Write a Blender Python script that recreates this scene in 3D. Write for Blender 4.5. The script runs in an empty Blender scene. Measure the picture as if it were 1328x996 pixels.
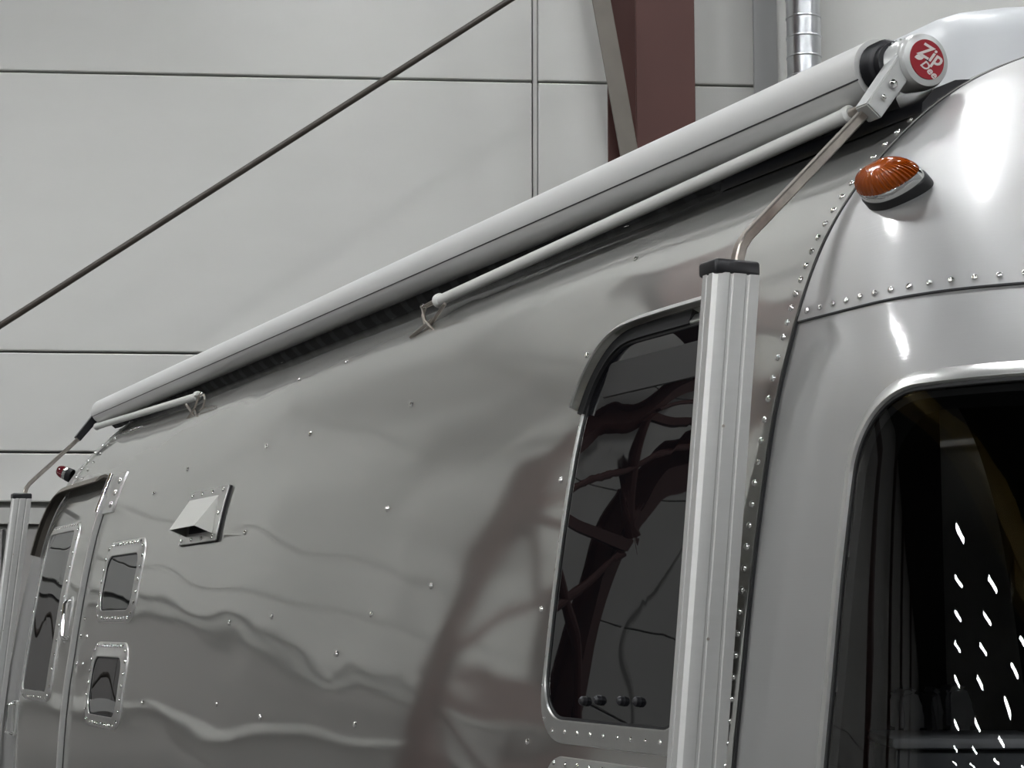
import bpy, bmesh, math, random
import numpy as np
from mathutils import Vector, Matrix
random.seed(4)
C = bpy.context.scene.collection
SC = bpy.context.scene

# ------------------------------------------------------------------ camera, world, exposure
CAM = np.array([2.62176, -1.59161, 1.64])
FPX, YAW, PITCH = 2506.8, math.radians(24.6855), math.radians(7.1318)
FW = np.array([-math.cos(YAW)*math.cos(PITCH), math.sin(YAW)*math.cos(PITCH), math.sin(PITCH)])
RT = np.array([math.sin(YAW), math.cos(YAW), 0.0])
UP = np.cross(RT, FW)
cd = bpy.data.cameras.new('camera'); cam = bpy.data.objects.new('camera', cd); C.objects.link(cam)
M = Matrix(((RT[0], UP[0], -FW[0], CAM[0]), (RT[1], UP[1], -FW[1], CAM[1]), (RT[2], UP[2], -FW[2], CAM[2]), (0, 0, 0, 1)))
cam.matrix_world = M
cd.sensor_fit = 'HORIZONTAL'; cd.sensor_width = 36.0; cd.lens = FPX/1328*36.0
cd.clip_start = .05; cd.clip_end = 300
SC.camera = cam
w = bpy.data.worlds.new('world'); SC.world = w; w.use_nodes = True
w.node_tree.nodes['Background'].inputs[0].default_value = (.8, .85, .9, 1)
w.node_tree.nodes['Background'].inputs[1].default_value = .3
SC.view_settings.view_transform = 'Standard'; SC.view_settings.look = 'None'
SC.view_settings.gamma = 1; SC.view_settings.use_curve_mapping = False
SC.view_settings.exposure = 0.0
LAMP_POWER = 146.0
SC.cycles.max_bounces = 8; SC.cycles.diffuse_bounces = 4; SC.cycles.glossy_bounces = 5; SC.cycles.transparent_max_bounces = 8
SC.cycles.caustics_reflective = False; SC.cycles.caustics_refractive = False
SC.cycles.sample_clamp_indirect = 6

# hall frame: x runs along the back wall, y towards it, origin under the camera
HA = math.radians(69.41)
HM = Matrix.Translation((CAM[0], CAM[1], 0)) @ Matrix.Rotation(HA, 4, 'Z')

# ------------------------------------------------------------------ materials
def mat(name, col, rough=.5, metal=0.0, spec=.5, coat=0.0, build=None):
    m = bpy.data.materials.new(name); m.use_nodes = True
    nt = m.node_tree; b = nt.nodes['Principled BSDF']
    b.inputs['Base Color'].default_value = (*col, 1); b.inputs['Roughness'].default_value = rough
    b.inputs['Metallic'].default_value = metal; b.inputs['Specular IOR Level'].default_value = spec
    b.inputs['Coat Weight'].default_value = coat
    if build: build(nt, b)
    return m
def N(nt, t, **kw):
    n = nt.nodes.new(t)
    for k, v in kw.items():
        if hasattr(n, k): setattr(n, k, v)
        else: n.inputs[k].default_value = v
    return n
def coords(nt, sc=(1, 1, 1)):
    tc = N(nt, 'ShaderNodeTexCoord'); mp = N(nt, 'ShaderNodeMapping'); mp.inputs['Scale'].default_value = sc
    nt.links.new(tc.outputs['Object'], mp.inputs[0]); return mp.outputs[0]
def vary(sc=3.0, amt=.12, stretch=(1, 1, 1), bump=0.0, detail=4):
    def f(nt, b):
        v = coords(nt, stretch); n = N(nt, 'ShaderNodeTexNoise', Scale=sc, Detail=detail); nt.links.new(v, n.inputs['Vector'])
        c = b.inputs['Base Color'].default_value[:3]
        r = N(nt, 'ShaderNodeMix', data_type='RGBA'); nt.links.new(n.outputs[0], r.inputs[0])
        r.inputs[6].default_value = (*[x*(1-amt) for x in c], 1); r.inputs[7].default_value = (*[min(1, x*(1+amt)) for x in c], 1)
        nt.links.new(r.outputs[2], b.inputs['Base Color'])
        if bump:
            bp = N(nt, 'ShaderNodeBump', Strength=1.0, Distance=bump); nt.links.new(n.outputs[0], bp.inputs['Height']); nt.links.new(bp.outputs[0], b.inputs['Normal'])
    return f
def alu(wave, fine, rough_var, stretch=(.8, 1, 1.6), ws=1.6):
    # sheet aluminium: slow oil-canning waves plus a faint mill grain
    def f(nt, b):
        v = coords(nt, stretch)
        n1 = N(nt, 'ShaderNodeTexNoise', Scale=ws, Detail=1.5, Roughness=.35); nt.links.new(v, n1.inputs['Vector'])
        bp = N(nt, 'ShaderNodeBump', Strength=1.0, Distance=wave); nt.links.new(n1.outputs[0], bp.inputs['Height'])
        v2 = coords(nt, (2, 2, 160)); n2 = N(nt, 'ShaderNodeTexNoise', Scale=2.0, Detail=3); nt.links.new(v2, n2.inputs['Vector'])
        bp2 = N(nt, 'ShaderNodeBump', Strength=1.0, Distance=fine); nt.links.new(n2.outputs[0], bp2.inputs['Height'])
        nt.links.new(bp.outputs[0], bp2.inputs['Normal']); nt.links.new(bp2.outputs[0], b.inputs['Normal'])
        n3 = N(nt, 'ShaderNodeTexNoise', Scale=3.0, Detail=5); nt.links.new(coords(nt), n3.inputs['Vector'])
        mr = N(nt, 'ShaderNodeMapRange'); r = b.inputs['Roughness'].default_value
        mr.inputs['To Min'].default_value = max(0, r-rough_var); mr.inputs['To Max'].default_value = r+rough_var
        nt.links.new(n3.outputs[0], mr.inputs[0]); nt.links.new(mr.outputs[0], b.inputs['Roughness'])
    return f
def two_lobe(m, share, rough2):
    "mix in a second, broader lobe: brushed haze over the mirror finish"
    nt = m.node_tree; b = nt.nodes['Principled BSDF']; out = nt.nodes['Material Output']
    b2 = N(nt, 'ShaderNodeBsdfPrincipled'); b2.inputs['Metallic'].default_value = 1; b2.inputs['Roughness'].default_value = rough2
    b2.inputs['Base Color'].default_value = b.inputs['Base Color'].default_value
    for l in list(b.inputs['Normal'].links): nt.links.new(l.from_socket, b2.inputs['Normal'])
    mx = N(nt, 'ShaderNodeMixShader'); mx.inputs[0].default_value = share
    nt.links.new(b.outputs[0], mx.inputs[1]); nt.links.new(b2.outputs[0], mx.inputs[2]); nt.links.new(mx.outputs[0], out.inputs[0])
def emit(name, col, s):
    m = mat(name, col, .4); b = m.node_tree.nodes['Principled BSDF']
    b.inputs['Emission Color'].default_value = (*col, 1); b.inputs['Emission Strength'].default_value = s; return m
def glass_mat():
    m = bpy.data.materials.new('tinted glass'); m.use_nodes = True; nt = m.node_tree; b = nt.nodes['Principled BSDF']
    b.inputs['Base Color'].default_value = (.004, .004, .005, 1); b.inputs['Roughness'].default_value = .01; b.inputs['IOR'].default_value = 1.52
    v = coords(nt, (1, 1, 1)); n = N(nt, 'ShaderNodeTexNoise', Scale=1.8, Detail=1); nt.links.new(v, n.inputs['Vector'])
    bp = N(nt, 'ShaderNodeBump', Strength=1.0, Distance=.006); nt.links.new(n.outputs[0], bp.inputs['Height']); nt.links.new(bp.outputs[0], b.inputs['Normal'])
    return m
def clear_glass():
    m = bpy.data.materials.new('smoked glass'); m.use_nodes = True; nt = m.node_tree
    b = nt.nodes['Principled BSDF']; nt.nodes.remove(b); out = nt.nodes['Material Output']
    tr = N(nt, 'ShaderNodeBsdfTransparent'); tr.inputs[0].default_value = (.75, .76, .77, 1)
    gl = N(nt, 'ShaderNodeBsdfGlossy'); gl.inputs['Roughness'].default_value = .01; gl.inputs[0].default_value = (1, 1, 1, 1)
    fr = N(nt, 'ShaderNodeFresnel', IOR=1.5); mx = N(nt, 'ShaderNodeMixShader')
    nt.links.new(fr.outputs[0], mx.inputs[0]); nt.links.new(tr.outputs[0], mx.inputs[1]); nt.links.new(gl.outputs[0], mx.inputs[2]); nt.links.new(mx.outputs[0], out.inputs[0])
    return m

ALU = mat('polished aluminium', (.66, .66, .635), .055, 1, build=alu(.012, .00002, .02))
ALU2 = mat('satin aluminium', (.54, .54, .535), .12, 1, build=alu(.010, .0001, .05, (4, 4, .8), 1.5))
two_lobe(ALU, .28, .42); two_lobe(ALU2, .84, .50)
FRAME = mat('brushed frame aluminium', (.80, .80, .78), .34, 1, build=vary(40, .05))
CHROME = mat('bright metal', (.88, .88, .87), .12, 1)
RIVET = mat('rivet aluminium', (.92, .92, .9), .16, 1)
STEEL = mat('worn steel', (.46, .42, .38), .3, 1, build=vary(60, .3, (1, 1, 1)))
ANOD = mat('anodised aluminium extrusion', (.62, .62, .605), .42, .55, build=vary(3, .04, (1, 1, 30)))
ROLL = mat('white awning cover', (.76, .76, .745), .3, .0, .6)
TUBE = mat('white enamel tube', (.84, .84, .81), .28, 0, .6)
CASTW = mat('cast grey enamel', (.62, .63, .62), .32, .2, .6)
BLACK = mat('black plastic', (.012, .012, .015), .35)
RUBBER = mat('black rubber', (.008, .008, .009), .6)
RED = mat('red badge', (.36, .012, .025), .3)
WHITEP = mat('badge white', (.82, .74, .72), .35)
MARK = mat('dark pip', (.05, .02, .03), .4)
GLASS = glass_mat(); CGLASS = clear_glass()
def amber_b(nt, b):
    b.inputs['Transmission Weight'].default_value = .1; b.inputs['Coat Weight'].default_value = .6
AMBER = mat('amber lens', (.42, .085, .005), .16, build=amber_b)
REDLENS = mat('dark red lens', (.16, .01, .02), .15, coat=.6)
UNIT = mat('white moulded plastic', (.72, .74, .76), .35, build=vary(2, .03))
WALLP = mat('painted wall panel', (.60, .60, .575), .75, build=vary(1.3, .035, (1, 1, 2.5), .002))
WALLB = mat('wall joint grey', (.22, .22, .21), .9)  # grey backing that shows in the joints between panels
LOWP = mat('grey lower cladding', (.27, .26, .25), .7, build=vary(1.2, .1))
BAND = mat('pale sill band', (.42, .42, .40), .6)
OXIDE = mat('red oxide paint', (.066, .019, .014), .6, build=vary(1.5, .18))
GREYST = mat('taupe strap', (.14, .125, .105), .5, build=vary(4, .2))
RODM = mat('dark rod', (.045, .036, .028), .45)
GALV = mat('galvanised steel', (.66, .68, .70), .3, 1, build=vary(9, .25, (1, 1, .4)))
FLOORM = mat('sealed concrete', (.10, .098, .094), .4, build=vary(.5, .25))
CEILM = mat('dark ceiling deck', (.03, .03, .03), .9)
DARKW = mat('dark far cladding', (.06, .06, .06), .8)
GOLD = mat('ochre crane paint', (.30, .20, .03), .5)
LINER = mat('dark interior lining', (.006, .006, .006), .85)
SEATM = mat('grey upholstery', (.50, .51, .52), .7, build=vary(30, .1))
COUNT = mat('dark grey counter', (.10, .105, .115), .3)
LAMPM = emit('lamp panel', (.97, .985, 1.0), LAMP_POWER)

# ------------------------------------------------------------------ object helpers
def mesh(name, V, Fc, m, parent=None, smooth=True, sharp=None):
    me = bpy.data.meshes.new(name); me.from_pydata([tuple(map(float, v)) for v in V], [], [tuple(map(int, f)) for f in Fc]); me.update()
    if smooth:
        me.polygons.foreach_set('use_smooth', [True]*len(me.polygons))
        if sharp: me.set_sharp_from_angle(angle=math.radians(sharp))
    o = bpy.data.objects.new(name, me); C.objects.link(o)
    for k in (m if isinstance(m, (list, tuple)) else [m]): me.materials.append(k)
    if parent: o.parent = parent
    return o
def bmo(name, bm, m, parent=None, sharp=35):
    me = bpy.data.meshes.new(name); bmesh.ops.recalc_face_normals(bm, faces=bm.faces); bm.to_mesh(me); bm.free(); me.materials.append(m)
    me.polygons.foreach_set('use_smooth', [True]*len(me.polygons)); me.set_sharp_from_angle(angle=math.radians(sharp))
    o = bpy.data.objects.new(name, me); C.objects.link(o)
    if parent: o.parent = parent
    return o
def tag(o, label=None, cat=None, group=None, kind=None):
    for k, v in (('label', label), ('category', cat), ('group', group), ('kind', kind)):
        if v: o[k] = v
    return o
def empty(name, loc=(0, 0, 0), rz=0.0):
    o = bpy.data.objects.new(name, None); C.objects.link(o); o.location = loc; o.rotation_euler = (0, 0, rz); o.empty_display_size = .1
    return o
def box(bm, c, s, rot=None, bev=0.0, seg=2):
    r = bmesh.ops.create_cube(bm, size=1.0); vs = r['verts']
    bmesh.ops.scale(bm, vec=s, verts=vs)
    if bev:
        es = list({e for v in vs for e in v.link_edges})
        r2 = bmesh.ops.bevel(bm, geom=es, offset=bev, segments=seg, affect='EDGES', profile=.5); vs = list({v for f in r2['faces'] for v in f.verts} | {v for v in vs if v.is_valid})
    if rot is not None: bmesh.ops.transform(bm, matrix=rot.to_4x4(), verts=vs)
    bmesh.ops.translate(bm, vec=c, verts=vs)
    return vs
def frame_of(d):
    d = Vector(d).normalized(); a = Vector((0, 0, 1)) if abs(d.z) < .9 else Vector((1, 0, 0))
    x = d.cross(a).normalized(); y = d.cross(x).normalized(); return x, y, d
def tube(bm, pts, r, n=16, cap=True, sec=None, up=None):
    "sweep a circle (radius or list of radii) or a section (list of 2-D points) along points"
    pts = [Vector(p) for p in pts]; k = len(pts); rr = r if isinstance(r, (list, tuple)) else [r]*k
    sec = sec or [(math.cos(2*math.pi*i/n), math.sin(2*math.pi*i/n)) for i in range(n)]; n = len(sec)
    rings = []; x = None
    for i, p in enumerate(pts):
        d = (pts[min(i+1, k-1)]-pts[max(i-1, 0)]).normalized()
        if x is None:
            x = (Vector(up) - d*d.dot(Vector(up))).normalized() if up else frame_of(d)[0]
        else: x = (x-d*d.dot(x)).normalized()
        y = d.cross(x)
        rings.append([bm.verts.new(p+x*(a*rr[i])+y*(b*rr[i])) for a, b in sec])
    for i in range(k-1):
        for j in range(n): bm.faces.new((rings[i][j], rings[i][(j+1) % n], rings[i+1][(j+1) % n], rings[i+1][j]))
    if cap: bm.faces.new(rings[0][::-1]); bm.faces.new(rings[-1])
    return rings
def tube_o(name, pts, r, m, parent=None, n=16, **k):
    bm = bmesh.new(); tube(bm, pts, r, n, **k); return bmo(name, bm, m, parent)

# ------------------------------------------------------------------ the trailer's surface
XS, YC, NE, FARX = .04, 1.18, 2.3, -5.57
PR = np.array([(.06,.40),(-.03,.52),(-.055,.75),(-.06,1.0),(-.052,1.25),(-.038,1.426),(-.022,1.536),(-.001,1.70),(.022,1.844),(.05,1.99),(.088,2.115),(.115,2.19),(.145,2.255),(.172,2.30),(.209,2.35),(.252,2.398),(.295,2.44),(.345,2.487),(.43,2.55),(.55,2.61),(.72,2.665),(.93,2.70),(1.18,2.71)])
def _smooth(P, step=.008, sig=.045):
    s = np.r_[0, np.cumsum(np.hypot(*np.diff(P, axis=0).T))]; n = int(s[-1]/step); q = np.linspace(0, s[-1], n)
    Y = np.interp(q, s, P[:, 0]); Z = np.interp(q, s, P[:, 1]); h = int(3*sig/step); k = np.exp(-.5*(np.arange(-h, h+1)*step/sig)**2); k /= k.sum()
    def f(v, mirror):
        lo = 2*v[0]-v[1:h+1][::-1]; hi = (2*v[-1]-v[-h-1:-1][::-1]) if mirror else v[-h-1:-1][::-1]
        return np.convolve(np.r_[lo, v, hi], k, 'valid')
    return q, f(Y, True), f(Z, False)
TQ, PY, PZ = _smooth(PR); PZ = np.maximum.accumulate(PZ+np.arange(len(PZ))*1e-9)
CZ = np.array([.4,1.0,1.6,1.98,2.117,2.3,2.5,2.62,2.70,2.72])
X0T = np.array([.42,.42,.36,.30,.22,.13,.06,.045,.04,.04]); AT = np.array([.60,.75,.68,.62,.55,.47,.36,.25,.10,.02])
_cz = np.linspace(.4, 2.72, 233); _k = np.exp(-.5*(np.arange(-14, 15)/5.0)**2); _k /= _k.sum()
_sm = lambda T: np.convolve(np.pad(np.interp(_cz, CZ, T), 14, mode='reflect', reflect_type='odd'), _k, 'valid')
X0S, AS = _sm(X0T), np.maximum(_sm(AT), .015)
prof = lambda z: np.interp(z, PZ, PY)
_cache = {}
def plan(y, z):
    "plan curve of the near end at one height: arc length table"
    k = (round(float(y), 4), round(float(z), 4))
    if k in _cache: return _cache[k]
    x0, a, b = np.interp(z, _cz, X0S), np.interp(z, _cz, AS), max(YC-y, .002)
    ph = np.linspace(0, math.pi/2, 160)
    X = x0+a*np.sin(ph)**(2/NE); Y = YC-b*np.cos(ph)**(2/NE)
    X = np.r_[-20.0, x0, X[1:]]; Y = np.r_[y, y, Y[1:]]
    s = np.r_[0, np.cumsum(np.hypot(np.diff(X), np.diff(Y)))]-20.0
    _cache[k] = (s, X, Y); return _cache[k]
def Syz(u, y, z):
    s, X, Y = plan(y, z); return np.array([np.interp(u, s, X), np.interp(u, s, Y), z])
def Ulen(y, z): return plan(y, z)[0][-1]
def S(u, z):
    if u < -5.2:                                   # far end is the near end mirrored
        P = Syz(FARX-u, float(prof(z)), z); P[0] = FARX-P[0]; return P
    return Syz(u, float(prof(z)), z)
def NRM(u, z, e=.006):
    a = S(u+e, z)-S(u-e, z); b = S(u, z+e)-S(u, z-e); n = np.cross(a, b); return n/np.linalg.norm(n)
def on(u, z, off=0.0): return S(u, z)+NRM(u, z)*off

def rrect(u0, u1, z0, z1, r, ins=0.0, nc=9, ns=10, shear=0.0):
    u0 += ins; u1 -= ins; z0 += ins; z1 -= ins; r = [max(.001, q-ins) for q in (r if isinstance(r, (list, tuple)) else [r]*4)]   # r: bl, br, tr, tl
    cs = [(u0, z0, r[0], 180), (u1, z0, r[1], 270), (u1, z1, r[2], 0), (u0, z1, r[3], 90)]; P = []
    for i, (cx, cz, q, a0) in enumerate(cs):
        sx = 1 if cx == u0 else -1; sz = 1 if cz == z0 else -1; ox, oz = cx+sx*q, cz+sz*q
        arc = [(ox+q*math.cos(math.radians(a0+90*k/nc)), oz+q*math.sin(math.radians(a0+90*k/nc))) for k in range(nc+1)]
        P += arc
        nx = cs[(i+1) % 4]; sx2 = 1 if nx[0] == u0 else -1; sz2 = 1 if nx[1] == z0 else -1
        b0 = nx[3]; st = (nx[0]+sx2*nx[2]+nx[2]*math.cos(math.radians(b0)), nx[1]+sz2*nx[2]+nx[2]*math.sin(math.radians(b0))); en = arc[-1]
        P += [(en[0]+(st[0]-en[0])*k/ns, en[1]+(st[1]-en[1])*k/ns) for k in range(1, ns)]
    if shear: P = [(u+shear*(z-.5*(z0+z1)), z) for u, z in P]
    return P
def loft(name, outline, seq, m, parent, fill=0, sharp=40):
    "outline(inset)->list of (u,z); seq of (inset, offset); fill>0 closes the middle with rings"
    V = []; Fc = []; n = None
    for ins, off in seq:
        P = outline(ins); n = len(P); V += [on(u, z, off) for u, z in P]
    L = len(seq)
    if fill:
        P = np.array(outline(seq[-1][0])); c = P.mean(0)
        for k in range(1, fill):
            q = c+(P-c)*(1-k/fill); V += [on(u, z, seq[-1][1]) for u, z in q]
        V.append(on(c[0], c[1], seq[-1][1])); L += fill-1
    for i in range(L-1):
        for j in range(n): Fc.append((i*n+j, i*n+(j+1) % n, (i+1)*n+(j+1) % n, (i+1)*n+j))
    if fill:
        b = (L-1)*n
        for j in range(n): Fc.append((b+j, b+(j+1) % n, len(V)-1))
    return mesh(name, V, Fc, m, parent, True, sharp)
def rivet_mesh():
    bm = bmesh.new(); rings = []
    for rr, h in ((1, 0), (.93, .32), (.62, .58)):
        rings.append([bm.verts.new((rr*math.cos(2*math.pi*i/8), rr*math.sin(2*math.pi*i/8), h)) for i in range(8)])
    t = bm.verts.new((0, 0, .68))
    for a in range(2):
        for j in range(8): bm.faces.new((rings[a][j], rings[a][(j+1) % 8], rings[a+1][(j+1) % 8], rings[a+1][j]))
    for j in range(8): bm.faces.new((rings[2][j], rings[2][(j+1) % 8], t))
    me = bpy.data.meshes.new('rivet'); bm.to_mesh(me); bm.free(); me.materials.append(RIVET)
    me.polygons.foreach_set('use_smooth', [True]*len(me.polygons)); return me
RM = rivet_mesh()
def rivet(u, z, r, parent, off=0.001):
    o = bpy.data.objects.new('rivet', RM); C.objects.link(o); o.parent = parent
    n = Vector(NRM(u, z)); x, y, d = frame_of(n); y = d.cross(x); p = on(u, z, off)
    m = Matrix((x*r, y*r, d*r)).transposed().to_4x4(); m.translation = p; o.matrix_local = m
    return o
def rivet_stuff(name, pts, r, parent, off=.001):
    V = []; Fc = []; rv = [v.co.copy() for v in RM.vertices]; rf = [tuple(p.vertices) for p in RM.polygons]
    for u, z in pts:
        n = Vector(NRM(u, z)); x, y, d = frame_of(n); y = d.cross(x); p = Vector(on(u, z, off)); b = len(V)
        V += [p+x*(c.x*r)+y*(c.y*r)+d*(c.z*r) for c in rv]; Fc += [tuple(b+i for i in f) for f in rf]
    o = mesh(name, V, Fc, RIVET, parent); o['kind'] = 'stuff'; return o

# ------------------------------------------------------------------ the hall (setting)
def hobj(name, bm, m, parent=None, sharp=30):
    o = bmo(name, bm, m, parent, sharp)
    if parent is None: o.matrix_world = HM
    return o
def hbox(name, c, s, m, parent=None, bev=0, rot=None):
    bm = bmesh.new(); box(bm, c, s, rot, bev); return hobj(name, bm, m, parent)
XL, XR, YB, YW, ZC = -88.0, 24.0, -30.0, 16.0, 14.0
tag(hbox('floor', ((XL+XR)/2, (YB+YW)/2, -.1), (XR-XL+1, YW-YB+1, .2), FLOORM), kind='structure')
tag(hbox('ceiling', ((XL+XR)/2, (YB+YW)/2, ZC+.1), (XR-XL+1, YW-YB+1, .2), CEILM), kind='structure')
wb = tag(hbox('wall_back', ((XL+XR)/2, YW+.23, ZC/2), (XR-XL+1, .3, ZC), WALLB), kind='structure')
for nm, c, s in (('wall_left', (XL-.1, (YB+YW)/2, ZC/2), (.2, YW-YB, ZC)), ('wall_right', (XR+.1, (YB+YW)/2, ZC/2), (.2, YW-YB, ZC)), ('wall_front', ((XL+XR)/2, YB-.1, ZC/2), (XR-XL, .2, ZC))):
    tag(hbox(nm, c, s, WALLP if nm == 'wall_right' else DARKW), kind='structure')
g = .010
xe = [1.33+7.6*k for k in range(-8, 4)]
ze = [2.635, 3.05, 3.88, 6.25, 8.62, 10.99, 14.0]
pm = {}
for i in range(len(xe)-1):
    for j in range(len(ze)-1):
        a, b, c0, c1 = xe[i]+.04, xe[i+1]-.014, ze[j]+g, ze[j+1]-g
        key = (round(c1-c0, 3))
        if key not in pm:
            bm = bmesh.new(); box(bm, (0, 0, 0), (b-a, .08, c1-c0), None, .008, 1)
            me = bpy.data.meshes.new('panel'); bm.to_mesh(me); bm.free(); me.materials.append(WALLP); pm[key] = me
        o = bpy.data.objects.new('panel', pm[key]); C.objects.link(o); o.parent = wb; o.location = ((a+b)/2, YW+.04, (c0+c1)/2)
for x in xe:
    if -35 < x < 14:
        hbox('joint_strip', (x+.014, YW+.05, (2.635+ZC)/2), (.034, .05, ZC-2.635), WALLP, wb)
hbox('sill_band', ((XL+XR)/2, YW+.04, 2.53), (XR-XL, .06, .13), BAND, wb)
for k in range(26):
    x = -30+2.0*k
    hbox('lower_panel', (x, YW+.05, 1.22), (1.97, .06, 2.4), LOWP, wb)
hbox('guard_rail', (-9, YW-.25, 1.35), (22, .08, .16), WALLP, wb)
hbox('wall_strip', (3.33, YW-.02, ZC/2+1.5), (.2, .08, ZC-3.2), mat('strip grey', (.40, .405, .40), .6), wb)  # raised strip beside the duct, a darker grey than the panels

def column(x, y, w, label, group=None):
    t = empty('steel_column'); t.matrix_world = HM @ Matrix.Translation((x, y, 0)); tag(t, label, 'column', group)
    for nm, c, s in (('flange', (0, -.25, ZC/2), (w, .03, ZC)), ('flange', (-.08, .28, ZC/2), (w+.16, .03, ZC)), ('web', (.02, .01, ZC/2), (.03, .50, ZC)), ('base_plate', (0, 0, .02), (w+.2, .8, .04))):
        bm = bmesh.new(); box(bm, c, s, None, .006, 1); bmo(nm, bm, OXIDE, t)
    bm = bmesh.new()
    for k in range(2): box(bm, (.08+.0*k, -.02, 5.5+3.2*k), (.1, .5, .02))
    bmo('stiffener', bm, OXIDE, t)
    return t
column(2.265, 14.95, .47, 'red-brown steel column rising behind the awning roller')
for cx in (-19.5, -26.5, -33.5, -42.5): column(cx, 14.95, .4, 'distant red-brown wall column mirrored in the end window', 'wall columns mirrored in the end window')
bay = empty('braced_bay'); bay.matrix_world = HM; tag(bay, 'red-brown braced steel bay mirrored in the polished trailer side', 'steelwork')
for cx in (-9.9, -11.7):
    for nm, c, sz_ in (('flange', (cx, 14.7, ZC/2), (.26, .03, ZC-.1)), ('flange', (cx, 15.2, ZC/2), (.26, .03, ZC-.1)), ('web', (cx, 14.95, ZC/2), (.03, .47, ZC-.1))):
        bm = bmesh.new(); box(bm, c, sz_); bmo(nm, bm, OXIDE, bay)
for z0_ in (.3, 2.7, 5.1, 7.5):
    for a_, b_ in (((-9.9, 14.6, z0_), (-11.7, 14.6, z0_+2.1)), ((-11.7, 14.6, z0_), (-9.9, 14.6, z0_+2.1))):
        bm = bmesh.new(); tube(bm, [a_, b_], .07, 10); bmo('cross_brace', bm, OXIDE, bay)
for z0_ in (2.55, 4.95, 7.3, 9.8):
    bm = bmesh.new(); box(bm, (-10.8, 14.6, z0_), (1.8, .14, .2)); bmo('cross_beam', bm, OXIDE, bay)
def rod(name, a, b, r, m, label, cat, group=None):
    bm = bmesh.new(); tube(bm, [a, b], r, 12); o = hobj(name, bm, m); tag(o, label, cat, group); return o
sl = (6.63-3.94)/(1.05+2.89)
rod('brace_rod', (-2.89-(3.94-.05)/sl, 15, .05), (1.84, 15, 6.63+(1.84-1.05)*sl), .026, RODM, 'thin dark diagonal brace rod crossing the pale panelled wall', 'rod')
bm = bmesh.new(); d = Vector((.235, 0, -1.36)).normalized(); p0 = Vector((1.74, 14.62, 6.58)); p1 = p0+d*3.0; p0 = p0-d*5.3
ang = math.atan2(d.x, -d.z)
box(bm, (p0+p1)/2, (.145, .02, (p1-p0).length), Matrix.Rotation(-ang, 3, 'Y'), .003, 1)
tag(hobj('brace_strap', bm, GREYST), 'flat taupe steel strap slanting down the left edge of the red-brown column', 'strap')
bm = bmesh.new(); box(bm, (-6.4, 14.5, 9.5), (6.4, .5, 1.1)); tag(hobj('eaves_beam', bm, OXIDE), 'brown eaves beam running high along the panelled wall', 'beam')
# spiral duct
dt = empty('spiral_duct'); dt.matrix_world = HM @ Matrix.Translation((3.585, 15.6, 0)); tag(dt, 'shiny galvanised round duct running up the wall right of the red-brown column', 'duct')
bm = bmesh.new(); tube(bm, [(0, 0, 0), (0, 0, .158)], .143, 28, cap=False); dsec = bpy.data.meshes.new('duct_section'); bm.to_mesh(dsec); bm.free(); dsec.materials.append(GALV); dsec.polygons.foreach_set('use_smooth', [True]*len(dsec.polygons))
bm = bmesh.new(); tube(bm, [(0, 0, -.004), (0, 0, .0), (0, 0, .012), (0, 0, .016)], [.143, .15, .15, .143], 28, cap=False); drib = bpy.data.meshes.new('seam_rib'); bm.to_mesh(drib); bm.free(); drib.materials.append(GALV); drib.polygons.foreach_set('use_smooth', [True]*len(drib.polygons))
for k in range(68):
    for me, nm, dz in ((dsec, 'duct_section', .014), (drib, 'seam_rib', 0)):
        o = bpy.data.objects.new(nm, me); C.objects.link(o); o.parent = dt; o.location = (0, 0, 2.3+.17*k+dz); o.rotation_euler = (random.uniform(-.006, .006), random.uniform(-.006, .006), random.uniform(0, 6))
# ceiling lights
lg = empty('ceiling_light'); bm = bmesh.new(); box(bm, (0, 0, .05), (1.7, .62, .1), None, .01, 1); bmo('housing', bm, GALV, lg)
bm = bmesh.new(); box(bm, (0, 0, -.006), (1.6, .52, .012)); bmo('diffuser', bm, LAMPM, lg)
def put_light(x, y, z, rz, first=[True]):
    if first[0]: r = lg; first[0] = False
    else:
        r = lg.copy(); C.objects.link(r)
        for ch in list(lg.children):
            c = ch.copy(); C.objects.link(c); c.parent = r
    r.matrix_world = HM @ Matrix.Translation((x, y, z)) @ Matrix.Rotation(rz, 4, 'Z')
    tag(r, 'long white ceiling light mirrored in the end window or the aluminium skin, or added unseen for wall light', 'light', 'ceiling lights over the hall')
for j, y in enumerate((.3, -6.0, -12.3, -18.6)):
    for i in range(19):
        if j > 1 or -72+4.9*i < -27: put_light(-72+4.9*i+.9*(j % 2), y, ZC-.25, math.pi/2)
for x, y in ((-13.5, 11.3), (-6.5, 11.6), (.3, 12.0), (7.5, 11.5), (15, 11.5), (-.3, 6.0), (9, 4), (16, -3), (-9, -6)): put_light(x, y, ZC-.25, math.pi/2)  # wall-side lights; the right-hand ones are unseen, added to light the wall
cg = empty('bridge_crane'); cg.matrix_world = HM; tag(cg, 'ochre overhead crane girder mirrored at the top of the end window', 'crane')
bm = bmesh.new(); box(bm, (-17, -7, 11.6), (1.8, 44, 1.4), None, .05); bmo('girder', bm, GOLD, cg)
bm = bmesh.new(); box(bm, (-17, -6.5, 10.55), (1.5, 1.8, .9), None, .08); bmo('hoist', bm, GOLD, cg)

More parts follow.
